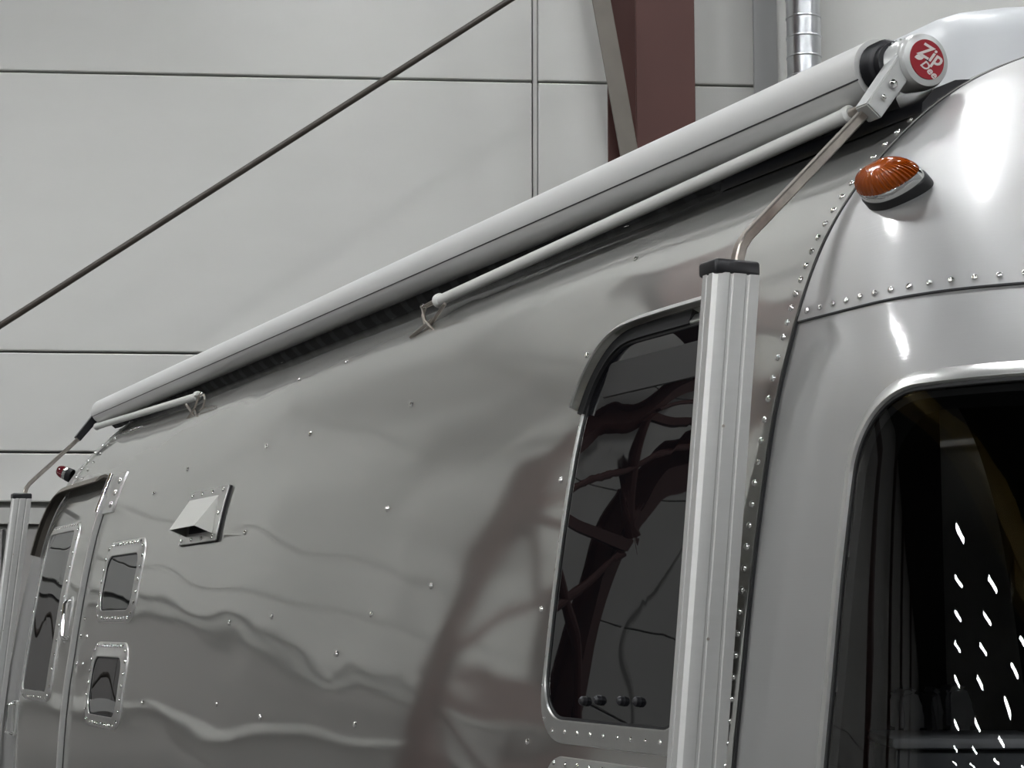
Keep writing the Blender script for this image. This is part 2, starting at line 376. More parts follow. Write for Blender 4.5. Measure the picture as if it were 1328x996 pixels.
# ------------------------------------------------------------------ the trailer
TR = empty('travel_trailer', (-2.9, YC, 0)); tag(TR, 'polished aluminium travel trailer with riveted skin and dark windows', 'trailer')
TR_INV = Matrix.Translation((2.9, -YC, 0))
def adopt(o): o.parent = TR; o.matrix_parent_inverse = TR_INV; return o
def under(o, p):
    o.parent = p; return o
SEAMZ = 2.117
tzi = np.searchsorted(PZ, SEAMZ)
def skin(name, us_fn, ti, m, off=0.0, keep=None, both=True):
    V = []; Fc = []; K = None
    rows = []
    for t in ti:
        y, z = float(PY[t]), float(PZ[t]); us = us_fn(y, z); K = len(us); rows.append([(u, z) for u in us])
        for u in us: V.append(Syz(u, y, z))
    n = K; V = np.array(V)
    for i in range(len(ti)-1):
        for j in range(n-1):
            if keep is None or keep(.5*(rows[i][j][0]+rows[i][j+1][0]), .5*(rows[i][j][1]+rows[i+1][j][1])): Fc.append((i*n+j, i*n+j+1, (i+1)*n+j+1, (i+1)*n+j))
    if off:
        G = V.reshape(len(ti), n, 3); du = np.gradient(G, axis=1); dv = np.gradient(G, axis=0); nn = np.cross(du, dv); nn /= np.linalg.norm(nn, axis=2, keepdims=True)+1e-9
        V = (G+nn*off).reshape(-1, 3)
    V = [tuple(v) for v in V]
    if both:
        b = len(V); V2 = [(x, 2*YC-y, z) for x, y, z in V]; Fc2 = [tuple(b+i for i in f[::-1]) for f in Fc]; V = V+V2; Fc = Fc+Fc2
    return V, Fc
nT = len(PY)
# end-window opening
EW = (.298, 1.55, 1.16, 1.972)
def inrr(u, z, u0, u1, z0, z1, r):
    dx = max(u0+r-u, u-(u1-r), 0); dz = max(z0+r-z, z-(z1-r), 0); return u0 < u < u1 and z0 < z < z1 and (dx*dx+dz*dz) < r*r
V, Fc = skin('side', lambda y, z: np.linspace(FARX-XS, XS, 60), list(range(0, nT, 2))+([nT-1] if (nT-1) % 2 else []), ALU)
side = adopt(mesh('side_panel', V, Fc, ALU))
capu = lambda y, z: np.linspace(XS-.012, Ulen(y, z), 190)
def khole(u, z): return not inrr(u, z, EW[0]-.006, EW[1]+.006, EW[2]-.006, EW[3]+.006, .10)
V, Fc = skin('lo', capu, list(range(0, tzi+4)), ALU2, -.004, khole); end_lo = adopt(mesh('lower_end_panel', V, Fc, ALU2))
V, Fc = skin('hi', capu, list(range(tzi, nT)), ALU2, -.0008); end_hi = adopt(mesh('upper_end_panel', V, Fc, ALU2))
V, Fc = skin('far', lambda y, z: np.linspace(XS-.012, Ulen(y, z), 70), list(range(0, nT, 3)), ALU2, -.003)
V = [(FARX-x, y, z) for x, y, z in V]; Fc = [f[::-1] for f in Fc]; far_end = adopt(mesh('far_end_panel', V, Fc, ALU2))
# sheet edges: thin dark lap along the seam and the overlap strip of the side sheet
def strip(name, pts, wdt, th, m, parent):
    "thin raised ribbon along (u,z) points"
    V = []; Fc = []; n = len(pts)
    for i, (u, z) in enumerate(pts):
        a = np.array(pts[max(i-1, 0)]); b = np.array(pts[min(i+1, n-1)]); d = (b-a)/np.linalg.norm(b-a); q = np.array([-d[1], d[0]])*wdt/2
        for s, o in ((1, -.004), (1, th), (-1, th), (-1, -.004)): V.append(on(u+q[0]*s, z+q[1]*s, o))
    for i in range(n-1):
        for j in range(4): Fc.append((4*i+j, 4*i+(j+1) % 4, 4*i+4+(j+1) % 4, 4*i+4+j))
    Fc += [(0, 1, 2, 3), (4*n-1, 4*n-2, 4*n-3, 4*n-4)]
    return mesh(name, V, Fc, m, parent, True, 40)
zs = list(np.linspace(.6, 2.66, 90))
strip('lap_strip', [(XS-.018, z) for z in zs], .042, .0025, ALU, side)
strip('lap_seal', [(XS+.0055, z) for z in zs], .003, .0006, RUBBER, side)
strip('lap_seal', [(u, float(PZ[tzi])-.001) for u in np.linspace(XS+.004, 1.2, 60)], .003, -.0012, RUBBER, end_hi)
strip('lap_strip', [(FARX-XS+.01, z) for z in zs], .045, .003, FRAME, side)
# rivets
for k in range(42): rivet(XS-.017, 1.36+.0335*k if k < 22 else 2.097+.024*(k-22), .0062, side, .0025)
for k in range(20): rivet(XS+.03+.036*k, SEAMZ+.018, .0055, end_hi, 0)
rivet_stuff('rivet_row', [(FARX-XS+.01, z) for z in np.arange(.9, 2.6, .035)], .006, side, .003)
rivet_stuff('rivet_row', [(FARX+.13+.035*k, 2.44) for k in range(12)]+[(FARX+.12, z) for z in np.arange(2.25, 2.45, .035)], .006, side)

# survey: pixel of a small feature on the photograph -> (u, z) on the side surface
def Fimp(P):
    X, Y, z = P
    if z >= PZ[-1] or z < .4: return -1
    y = float(prof(z)); x0 = np.interp(z, _cz, X0S)
    if X <= x0: return Y-y
    return 1-(((X-x0)/np.interp(z, _cz, AS))**NE+(abs(YC-Y)/(YC-y+1e-6))**NE)**(1/NE)
def at(px, py, lo=1.5):
    d = FW*FPX+RT*(px-664)+UP*(498-py); d = d/np.linalg.norm(d); t = lo; p = t
    while t < 12:
        if Fimp(CAM+d*t) > 0:
            a, b = p, t
            for _ in range(26):
                m = .5*(a+b)
                if Fimp(CAM+d*m) > 0: b = m
                else: a = m
            return CAM+d*b
        p = t; t += .03
for x, y in ((346,579),(403,563),(244,609),(503,660),(534,525),(450,470),(318,691),(388,493),(461,940),(298,808),(338,930),(685,962),(762,461),(728,623),(703,790),(825,336),(560,760),(437,848),(353,800),(482,797),(200,640),(282,913),(185,911)):
    P = at(x, y); rivet(P[0], P[2], .0062 if x > 600 else .0075, side)

# ---- tall side window beside the near awning arm
def window(name, u0, u1, z0, z1, r, fw_l, fw_b, proud, glass=GLASS, shear=0.0, label=None, gr=None):
    "frame ring with a wider lower rail, gasket and pane"
    o1 = lambda i: rrect(u0, u1, z0, z1, r, i, shear=shear)
    def o2(i): return rrect(u0+fw_l, u1-fw_l, z0+fw_b, z1-fw_l, gr or max(.02, r-fw_l*.6), i, shear=shear)
    V = []; Fc = []; L = [(o1, 0, 0), (o1, .002, proud*.5), (o1, .005, proud*.6), (o2, -.008, proud*.75), (o2, -.004, proud), (o2, 0, proud), (o2, .003, proud*.2)]
    for f, i, off in L: P = f(i); n = len(P); V += [on(u, z, off) for u, z in P]
    for i in range(len(L)-1):
        for j in range(n): Fc.append((i*n+j, i*n+(j+1) % n, (i+1)*n+(j+1) % n, (i+1)*n+j))
    fr = adopt(mesh(name, V, Fc, FRAME, None, True, 45))
    if label: fr['label'] = label
    loft('gasket', o2, [(-.001, .001), (.001, proud*.7), (.006, proud*.7), (.007, proud*.4)], RUBBER, fr)
    loft('pane', o2, [(.004, .0015), (.005, proud*.5)], glass, fr, fill=8)
    return fr
w1 = window('window_frame', -.652, -.085, 1.43, 2.185, [.10, .08, .09, .12], .020, .040, .012, label='tall narrow window frame behind the near awning arm', shear=-.015, gr=[.085, .07, .08, .11])
ol = rrect(-.652, -.085, 1.43, 2.185, [.10, .08, .09, .12], .009, shear=-.015)
acc = 0
for i in range(len(ol)):
    a, b = np.array(ol[i-1]), np.array(ol[i]); acc += np.linalg.norm(b-a)
    if acc > (.052):
        acc = 0
        if b[1] < 2.02 and b[0] < -.2 and b[1] > 1.46: rivet(b[0], b[1], .0036, w1, .007)
for k in range(9): rivet(-.575+.05*k, 1.451, .0050, w1, .007)
# drip cap over the window
pts = [(-.662, 2.045), (-.658, 2.075), (-.648, 2.11), (-.628, 2.145), (-.60, 2.172), (-.56, 2.188), (-.5, 2.194), (-.4, 2.196), (-.3, 2.196), (-.2, 2.196)]
def cap_rail(name, pts, wdt, h, m, parent, th=.004):
    V = []; Fc = []; n = len(pts)
    P = [np.array(p) for p in pts]
    for i, (u, z) in enumerate(pts):
        d = P[min(i+1, n-1)]-P[max(i-1, 0)]; d /= np.linalg.norm(d); q = np.array([-d[1], d[0]])
        for a, o in ((1, .0), (1, h*.45), (.35, h*.8), (-.75, h), (-.8, h-th), (.4, h*.5), (.6, 0.0)): V.append(on(u+q[0]*a*wdt/2, z+q[1]*a*wdt/2, o))
    for i in range(n-1):
        for j in range(7): Fc.append((7*i+j, 7*i+(j+1) % 7, 7*i+7+(j+1) % 7, 7*i+7+j))
    Fc += [tuple(range(7)), tuple(range(7*n-1, 7*n-8, -1))]
    return mesh(name, V, Fc, m, parent, True, 40)
def smooth_pts(pts, k=5):
    P = [np.array(p, float) for p in pts]; out = []
    for i in range(len(P)-1):
        p0, p1, p2, p3 = P[max(i-1, 0)], P[i], P[i+1], P[min(i+2, len(P)-1)]
        for s in range(k):
            t = s/k; out.append(tuple(.5*((2*p1)+(-p0+p2)*t+(2*p0-5*p1+4*p2-p3)*t*t+(-p0+3*p1-3*p2+p3)*t**3)))
    out.append(tuple(P[-1])); return out
cap_rail('drip_rail', smooth_pts(pts), .022, .034, FRAME, w1)
cen = np.array([-.35, 1.9])
strip('rail_channel', [tuple(np.array(p)+(cen-np.array(p))/np.linalg.norm(cen-np.array(p))*.020) for p in smooth_pts(pts[:-1])], .026, .0135, RUBBER, w1)
loft('shade_band', lambda i: rrect(-.585, -.12, 2.06, 2.13, .012, i), [(0, .002), (.002, .0085)], mat('dim blind', (.012, .012, .013), .4), w1, fill=3)
# latch knobs on the pane
for px, py in ((763, 910), (782, 909), (812, 910), (833, 911)):
    P = at(px, py); bm = bmesh.new(); nn = Vector(NRM(P[0], P[2])); p = Vector(on(P[0], P[2], .006)); tube(bm, [p, p+nn*.008, p+nn*.012], [.009, .008, .004], 14); bmo('latch_knob', bm, BLACK, w1)
# lower vent frame below it
lf = adopt(loft('vent_frame', lambda i: rrect(-.60, -.10, .95, 1.408, .06, i), [(0, 0), (.002, .005), (.045, .007), (.05, .002)], FRAME, None)); lf['label'] = 'lower window frame just below the tall window'
loft('pane', lambda i: rrect(-.552, -.145, 1.0, 1.362, .04, i), [(0, .001), (.002, .005)], GLASS, lf, fill=5)
for k in range(9): rivet(-.56+.047*k, 1.395, .0050, lf, .006)
for u, z in ((-.588, 1.375), (-.594, 1.335), (-.125, 1.385)): rivet(u, z, .005, lf, .005)

# ---- wraparound end window
ew = lambda i: rrect(EW[0], EW[1], EW[2], EW[3], .115, i, nc=14, ns=30)
def eo(i): return rrect(EW[0]-.02+i*.6, EW[1]+.03-i, EW[2]-.03+i, EW[3]+.024-i, .135-i*.6, 0, nc=14, ns=30)
V = []; Fc = []; L = [(eo, 0, -.004), (eo, .001, .006), (eo, .003, .0085), (ew, -.004, .013), (ew, -.001, .013), (ew, .002, .004)]
for f, i, off in L: P = f(i); n = len(P); V += [on(u, z, off) for u, z in P]
for i in range(len(L)-1):
    for j in range(n): Fc.append((i*n+j, i*n+(j+1) % n, (i+1)*n+(j+1) % n, (i+1)*n+j))
wf = adopt(mesh('window_frame', V, Fc, FRAME, None, True, 45)); wf['label'] = 'broad satin frame of the wraparound end window'
loft('gasket', ew, [(.0, .001), (.001, .008), (.006, .008), (.007, .004)], RUBBER, wf)
loft('pane', ew, [(.003, .003), (.004, .006)], CGLASS, wf, fill=14)
loft('window_reveal', ew, [(.007, .0015), (.014, -.006), (.014, -.05)], LINER, wf)
# interior
def kint(u, z): return not inrr(u, z, EW[0]-.01, EW[1]+.01, EW[2]-.01, EW[3]+.01, .10)
V, Fc = skin('ln', lambda y, z: np.linspace(-2.2, Ulen(y, z), 230), list(range(20, nT-2, 2)), LINER, -.03, kint)
ln = adopt(mesh('interior_lining', V, Fc, LINER))
bm = bmesh.new(); box(bm, (-2.1, YC, 1.45), (.04, 1.6, 1.7)); bmo('bulkhead', bm, LINER, ln)
bm = bmesh.new(); box(bm, (-.9, YC, .62), (2.3, 1.9, .04)); bmo('interior_floor', bm, LINER, ln)

def onplane(px, py, dist):
    d = FW*FPX+RT*(px-664)+UP*(498-py); return CAM+d/FPX*dist
def seat(px0, px1, py0, py1, dist, parent, lean):
    a = Vector(onplane((px0+px1)/2, (py0+py1)/2, dist)); wd = (px1-px0)/FPX*dist; h = (py1-py0)/FPX*dist
    bm = bmesh.new(); o2 = [(-.5, -.5), (.5, -.5), (.5, .0), (.22, .46), (.05, .5), (-.42, .44), (-.5, .3)]
    R_, U_ = Vector((RT[0], RT[1], 0)), Vector((0, 0, 1)); D_ = Vector((FW[0], FW[1], 0)).normalized()
    vs = [[bm.verts.new(a+R_*x*wd+U_*y*h+D_*dd) for x, y in o2] for dd in (-.05, .05)]
    for j in range(7): bm.faces.new((vs[0][j], vs[0][(j+1) % 7], vs[1][(j+1) % 7], vs[1][j]))
    bm.faces.new(vs[0]); bm.faces.new(vs[1][::-1])
    bmesh.ops.bevel(bm, geom=list(bm.edges), offset=.008, segments=2, affect='EDGES')
    return bmo('seat_back', bm, SEATM, parent)
seatr = empty('lounge_seat', (-.1, 1.0, .64)); tag(seatr, 'grey upholstered lounge seats dimly seen inside the wraparound end window', 'seat')
seatr.matrix_world = Matrix.Identity(4)
seat(1160, 1192, 893, 948, 3.55, seatr, 0); seat(1202, 1216, 893, 950, 3.6, seatr, 0); seat(1220, 1256, 888, 945, 3.6, seatr, 0)
cnt = [onplane(px, py, 3.35) for px, py in ((1140, 948), (1328, 930))]
ctr = empty('interior_counter'); tag(ctr, 'dark rounded counter under the seats inside the wraparound end window', 'counter')
A = Vector(onplane(1140, 955, 3.4)); B = Vector(onplane(1345, 948, 3.4)); mid = (A+B)/2; dd = (B-A).normalized(); ang = math.atan2(dd.y, dd.x)
bm = bmesh.new(); box(bm, (mid.x, mid.y, mid.z-.01), ((B-A).length, .24, .02), Matrix.Rotation(ang, 3, 'Z'), .008); bmo('worktop', bm, SEATM, ctr)
bm = bmesh.new(); box(bm, (mid.x, mid.y, mid.z-.40), ((B-A).length*.94, .20, .76), Matrix.Rotation(ang, 3, 'Z'), .008); bmo('cabinet', bm, COUNT, ctr)

# ---- amber clearance light on the end cap
def lamp(name, P0, axis, n, ln_, wd, hgt, lens, label, ribs=42):
    x = Vector(axis).normalized(); n = Vector(n).normalized(); x = (x-n*n.dot(x)).normalized(); y = n.cross(x); p = Vector(P0)
    root = adopt(empty(name)); root['label'] = label
    root.location = (0, 0, 0)
    def ring(bm, sx, sy, h, k=48, po=1.5):
        out = []
        for i in range(k):
            a = 2*math.pi*i/k; ca, sa = math.cos(a), math.sin(a)
            out.append(bm.verts.new(p+x*(sx*math.copysign(abs(ca)**(2/po), ca)*.5+sx*0)+y*(sy*math.copysign(abs(sa)**(2/po), sa)*.5)+n*h))
        return out
    def stack(nm, m, rows, po=1.75, k=48):
        bm = bmesh.new(); R = [ring(bm, ln_*s, wd*s2, h, k, po) for s, s2, h in rows]
        for i in range(len(R)-1):
            for j in range(k): bm.faces.new((R[i][j], R[i][(j+1) % k], R[i+1][(j+1) % k], R[i+1][j]))
        bm.faces.new(R[-1]); return bmo(nm, bm, m, root, 50)
    stack('gasket', RUBBER, [(1.06, 1.08, -.012), (1.06, 1.08, .010), (1.03, 1.05, .012)])
    stack('bezel', CHROME, [(1.0, 1.02, .008), (1.02, 1.04, .020), (1.0, 1.0, .026), (.95, .95, .027)])
    # ribbed lens
    bm = bmesh.new(); k = ribs*4; R = []
    for q in range(9):
        f = q/8; s = math.cos(f*math.pi/2)**.62 if q < 8 else .04; h = .022+hgt*math.sin(f*math.pi/2)**1.1; row = []
        for i in range(k):
            a = 2*math.pi*i/k; ca, sa = math.cos(a), math.sin(a); rb = 1+(.045*(1 if i % 4 < 2 else -1) if .05 < f < .95 else 0)
            row.append(bm.verts.new(p+x*(ln_*.49*s*rb*math.copysign(abs(ca)**(2/1.75), ca))+y*(wd*.48*s*rb*math.copysign(abs(sa)**(2/1.75), sa))+n*h))
        R.append(row)
    for i in range(8):
        for j in range(k): bm.faces.new((R[i][j], R[i][(j+1) % k], R[i+1][(j+1) % k], R[i+1][j]))
    bm.faces.new(R[-1]); bmo('lens', bm, lens, root, 25)
    return root
Pa, Pb = at(1122, 258), at(1205, 235); Pm = at(1164, 248); nn = NRM(Pm[0], Pm[2])
lamp('clearance_light', Pm, Pb-Pa, nn, .130, .070, .036, AMBER, 'teardrop amber clearance light with chrome bezel on the upper end panel')
Pf = np.array([FARX-.33, .19, 2.335])
lamp('marker_light', (-5.93, .19, 2.30), (1, 0, .3), (-.45, -.8, .4), .075, .055, .04, REDLENS, 'small dark red marker light at the far end above the door', ribs=16)

# ---- vent hood
vu0, vu1, vz0, vz1 = -3.43, -3.01, 1.892, 2.058
vp = adopt(loft('vent_hood', lambda i: rrect(vu0, vu1, vz0, vz1, .006, i, nc=2, ns=4), [(0, -.002), (0, .010), (.001, .011)], FRAME, None, fill=3)); vp['label'] = 'wedge-shaped exhaust vent hood with open dark underside'
n0 = NRM(-3.2, 1.97); d0 = .012
hb = [at(250.5, 650.8), at(288.4, 643.5), at(246.4, 698), at(280, 692.5)]
hb = [on(q[0], q[2], d0) for q in hb]; A0, A1, B0, B1 = hb
hu0, hu1, hz0 = B0[0], B1[0], .5*(B0[2]+B1[2])
O0, O1 = B0+np.array([0, -.056, .022]), B1+np.array([0, -.056, .022])
th = .003
V = [A0, A1, B0, B1, O0, O1]; dn = np.array([0, 0, -.006]); V += [A0+dn+[.004, 0, 0], A1+dn-[.004, 0, 0], B0+[.004, 0, 0], B1-[.004, 0, 0], O0+[.004, .006, 0], O1+[-.004, .006, 0]]
Fc = [(0, 1, 5, 4), (0, 4, 2), (1, 3, 5), (6, 10, 11, 7), (6, 8, 10), (7, 11, 9), (4, 5, 11, 10), (2, 4, 10, 8), (5, 3, 9, 11)]
mesh('hood', V, Fc, mat('hood alloy', (.72, .72, .68), .45, .5), vp, False)
loft('duct_mouth', lambda i: rrect(hu0+.02, hu1-.02, hz0+.005, hz0+.07, .004, i, nc=2, ns=3), [(0, .0125)], BLACK, vp, fill=2)
loft('plate_edge', lambda i: rrect(vu0-.002, vu1+.002, vz0-.002, vz1+.002, .006, i, nc=2, ns=4), [(0, -.001), (0, .0075)], RUBBER, vp)
for k in range(4):
    rivet(vu0+.03+.115*k, vz1-.012, .007, vp, .011); rivet(vu0+.03+.115*k, vz0+.012, .007, vp, .011)
rivet(vu1-.03, 1.975, .007, vp, .011)

# ---- small side windows
def porthole(u0, u1, z0, z1, label):
    f = window('window_frame', u0, u1, z0, z1, .075, .052, .04, .010, label=label, gr=.055)
    ol = rrect(u0, u1, z0, z1, .075, .014); acc = 0; pts = []
    for i in range(len(ol)):
        a, b = np.array(ol[i-1]), np.array(ol[i]); acc += np.linalg.norm(b-a)
        if acc > .034: acc = 0; pts.append(tuple(b))
    rivet_stuff('rivet_row', pts, .0065, f, .007); return f
porthole(-4.455, -3.885, 1.652, 1.942, 'small rounded window frame, upper of the two beside the door')
porthole(-4.405, -3.875, 1.290, 1.584, 'small rounded window frame, lower of the two beside the door')

# ---- door
DU0, DU1 = -5.63, -4.745
door = adopt(loft('door', lambda i: rrect(DU0, DU1, .62, 2.165, [.02, .02, .05, .12], i), [(0, 0), (.001, .010), (.004, .012)], ALU, None, fill=16)); door['label'] = 'entry door with a tall window at the far end'
strip('edge_molding', [(DU1+.012, z) for z in np.linspace(.62, 2.13, 40)], .020, .020, ANOD, door)
strip('door_gap', [(DU1+.026, z) for z in np.linspace(.62, 2.13, 40)], .005, .002, RUBBER, door)
cap_rail('drip_rail', smooth_pts([(-5.74, 1.93), (-5.735, 2.03), (-5.71, 2.11), (-5.66, 2.165), (-5.58, 2.19), (-5.4, 2.195), (-5.1, 2.195), (-4.86, 2.195)]), .045, .05, GREYST, door)
ow = (-5.56, -4.985, 1.345, 2.045)
fl = lambda i: rrect(*ow, [.07, .07, .07, .07], i)
fo = lambda i: rrect(ow[0]+.035, ow[1]-.06, ow[2]+.035, ow[3]-.035, .03, i)
V = []; Fc = []; L = [(fl, 0, .012), (fl, .003, .019), (fo, -.005, .024), (fo, 0, .024), (fo, .003, .014)]
for f, i, off in L: P = f(i); n = len(P); V += [on(u, z, off) for u, z in P]
for i in range(len(L)-1):
    for j in range(n): Fc.append((i*n+j, i*n+(j+1) % n, (i+1)*n+(j+1) % n, (i+1)*n+j))
mesh('window_frame', V, Fc, FRAME, door, True, 45); loft('pane', fo, [(.0, .013), (.003, .020)], GLASS, door, fill=8)
ol = fl(.014); acc = 0; pts = []
for i in range(len(ol)):
    a, b = np.array(ol[i-1]), np.array(ol[i]); acc += np.linalg.norm(b-a)
    if acc > .036: acc = 0; pts.append(tuple(b))
rivet_stuff('rivet_row', pts, .0065, door, .019)
bm = bmesh.new(); hp = [at(97, 781), at(93, 828)]; hp = [Vector(p) for p in hp]; nn = Vector((0, -1, 0)); tube(bm, [hp[0]+nn*.012, hp[0]+nn*.03, hp[0]*.93+hp[1]*.07+nn*.036, hp[1]*.93+hp[0]*.07+nn*.036, hp[1]+nn*.03, hp[1]+nn*.012], .011, 12); bmo('handle', bm, CHROME, door)
hz = sorted((hp[0].z, hp[1].z))
loft('handle_plate', lambda i: rrect(-4.90, -4.84, hz[0]-.02, hz[1]+.02, .02, i), [(0, .012), (.003, .016)], ANOD, door, fill=2)
latch = adopt(loft('grab_plate', lambda i: rrect(-5.75, -5.655, 1.18, 1.33, .012, i), [(0, 0), (.003, .012), (.018, .012), (.020, .004)], FRAME, None)); latch['label'] = 'framed latch plate left of the door'
tube_o('grab_bar', [Vector(on(-5.70, 1.19, .012)), Vector(on(-5.70, 1.20, .04)), Vector(on(-5.70, 1.31, .04)), Vector(on(-5.70, 1.32, .012))], .008, CHROME, latch, 10)
# hinge plate with big bright fasteners
hg = adopt(loft('hinge_plate', lambda i: rrect(-4.845, -4.56, 2.06, 2.215, .004, i, nc=2, ns=4), [(0, 0), (.001, .007)], FRAME, None, fill=3)); hg['label'] = 'hinge plate with two rows of bright fasteners above the door edge'
tube_o('hinge_pin', [Vector(on(-4.76, 2.065, .016)), Vector(on(-4.76, 2.21, .016))], .014, CHROME, hg, 12)
for k in range(3):
    for u in (-4.82, -4.61):
        rivet(u, 2.09+.045*k, .014, hg, .006)
# wall plate by the door (keyed catch)
for u, z in ((-4.66, 1.60), (-4.56, 1.60), (-4.64, 1.665), (-4.55, 1.50), (-4.66, 1.50)): rivet(u, z, .008, side)

# ------------------------------------------------------------------ awning
AW = empty('awning', (0, 0, 0)); tag(AW, 'white box awning rolled up along the trailer roof edge with folded arms', 'awning')
RY, RZ, RR = .330, 2.587, .054
bm = bmesh.new()
sec = []
for i in range(48):
    a = 2*math.pi*i/48; rr = RR
    sec.append((rr*math.cos(a), rr*math.sin(a)))
sec = [(c*1.0, s) for c, s in sec]
tube(bm, [(-5.92, RY, RZ), (-3, RY, RZ), (-.045, RY, RZ)], 1.0, sec=sec, up=(0, -1, 0)); roll = bmo('roller_cover', bm, ROLL, AW)
aa = math.radians(-172+360)
for ang_ in (math.radians(206), math.radians(78)):
    cx, cz = RY+math.cos(ang_)*RR, RZ+math.sin(ang_)*RR
    tube_o('cover_joint', [(-5.915, cx, cz), (-.043, cx, cz)], .0016, BLACK, roll, 8)
bm = bmesh.new()
for k in range(5): tube(bm, [(-.044+.006*k, RY, RZ), (-.041+.006*k, RY, RZ), (-.038+.006*k, RY, RZ)], [.041, .046, .041], 28)
tube(bm, [(-.10, RY, RZ), (.0, RY, RZ)], .036, 24); spr = bmo('spring_coil', bm, BLACK, AW)
bm = bmesh.new(); tube(bm, [(-5.92, RY, RZ), (-5.98, RY, RZ)], .030, 24); bmo('far_hub', bm, BLACK, AW)
# far head
bm = bmesh.new(); tube(bm, [(-5.965, RY, RZ), (-6.02, RY, RZ)], .036, 28); bmo('head_casting', bm, CASTW, AW)['label'] = 'far head casting'
# near head casting with ribbed collar and badge
hd = empty('head', (0, 0, 0)); hd.parent = AW; hd['label'] = 'near head with a red round badge'
HY, HZ = .359, 2.584
bm = bmesh.new(); tube(bm, [(-.018, RY+.002, RZ), (-.012, RY+.006, RZ), (-.004, HY-.008, HZ), (.02, HY, HZ), (.036, HY, HZ), (.044, HY, HZ), (.0465, HY, HZ)], [.034, .040, .0455, .048, .048, .045, .037], 48); bmo('casting', bm, CASTW, hd)
bm = bmesh.new()
for k in range(15):
    a = math.radians(60+12*k)
    for x, rr in ((-.018, .0425), (.0, .0478)):
        c = Vector((x, HY-.003+math.cos(a)*rr, HZ+math.sin(a)*rr)); bmesh.ops.create_uvsphere(bm, u_segments=8, v_segments=5, radius=.0026, matrix=Matrix.Translation(c))
bmo('knurl', bm, CASTW, hd)
bm = bmesh.new(); tube(bm, [(.0455, HY, HZ), (.0478, HY, HZ)], [.0345, .0345], 48); badge = bmo('badge', bm, RED, hd)
bm = bmesh.new(); tube(bm, [(.0475, HY, HZ), (.0485, HY, HZ)], .0040, 16); bmo('badge_dot', bm, MARK, hd)
def text(s, size, y, z, rot, parent, shear=.3, bold=.02):
    cu = bpy.data.curves.new('lettering', 'FONT'); cu.body = s; cu.size = size; cu.shear = shear; cu.extrude = .0004; cu.offset = bold*size; cu.align_x = 'CENTER'; cu.align_y = 'CENTER'; cu.resolution_u = 3
    o = bpy.data.objects.new('lettering_source', cu); me = bpy.data.meshes.new_from_object(o); bpy.data.objects.remove(o)
    me.materials.append(WHITEP); t = bpy.data.objects.new('lettering', me); C.objects.link(t); t.parent = parent
    # face +X: local x -> +Y, local y -> +Z
    m = Matrix(((0, 0, 1), (1, 0, 0), (0, 1, 0))).to_4x4() @ Matrix.Rotation(rot, 4, 'Z'); m.translation = (.0482, y, z); t.matrix_local = m
    return t
text('Zip', .036, HY+.006, HZ+.009, math.radians(-22), hd)
text('Dee', .021, HY+.002, HZ-.017, math.radians(-38), hd)
bm = bmesh.new()   # leaf-shaped wings of the emblem
for (cy, cz, rot, l, w_) in ((-.016, .002, 8, .022, .010),):
    P = []
    for i in range(20):
        a = 2*math.pi*i/20; q = Vector((0, math.cos(a)*l/2, math.sin(a)*w_/2*(1-abs(math.cos(a))**3))); q = Matrix.Rotation(math.radians(rot), 3, 'X') @ q; P.append(q+Vector((.0483, HY+cy, HZ+cz)))
    f = [bm.verts.new(v) for v in P]; bm.faces.new(f); g2 = [bm.verts.new(v-Vector((.0006, 0, 0))) for v in P]; bm.faces.new(g2[::-1])
bmo('badge_wing', bm, WHITEP, hd)
# bracket leg from head down to the arm rod
def plank(bm, a, b, w0, w1, x0, x1, bev=.002):
    a, b = Vector((0, *a)), Vector((0, *b)); d = (b-a).normalized(); q = Vector((0, -d.z, d.y))
    P = [a+q*w0/2, a-q*w0/2, b-q*w1/2, b+q*w1/2]
    v = [[bm.verts.new(p+Vector((x, 0, 0))) for p in P] for x in (x0, x1)]
    bm.faces.new(v[0]); bm.faces.new(v[1][::-1])
    for j in range(4): bm.faces.new((v[0][j], v[0][(j+1) % 4], v[1][(j+1) % 4], v[1][j]))
bm = bmesh.new(); plank(bm, (.334, 2.586), (.258, 2.487), .040, .036, -.002, .034); bmesh.ops.bevel(bm, geom=list(bm.edges), offset=.0025, segments=2, affect='EDGES'); bk = bmo('bracket', bm, CASTW, hd)
for (yy, zz, r_) in ((.296, 2.537, .0075), (.276, 2.512, .0042)):
    bm = bmesh.new(); tube(bm, [(.033, yy, zz), (.040, yy, zz), (.042, yy, zz)], [r_, r_, r_*.5], 16); bmo('bolt', bm, CHROME, hd)
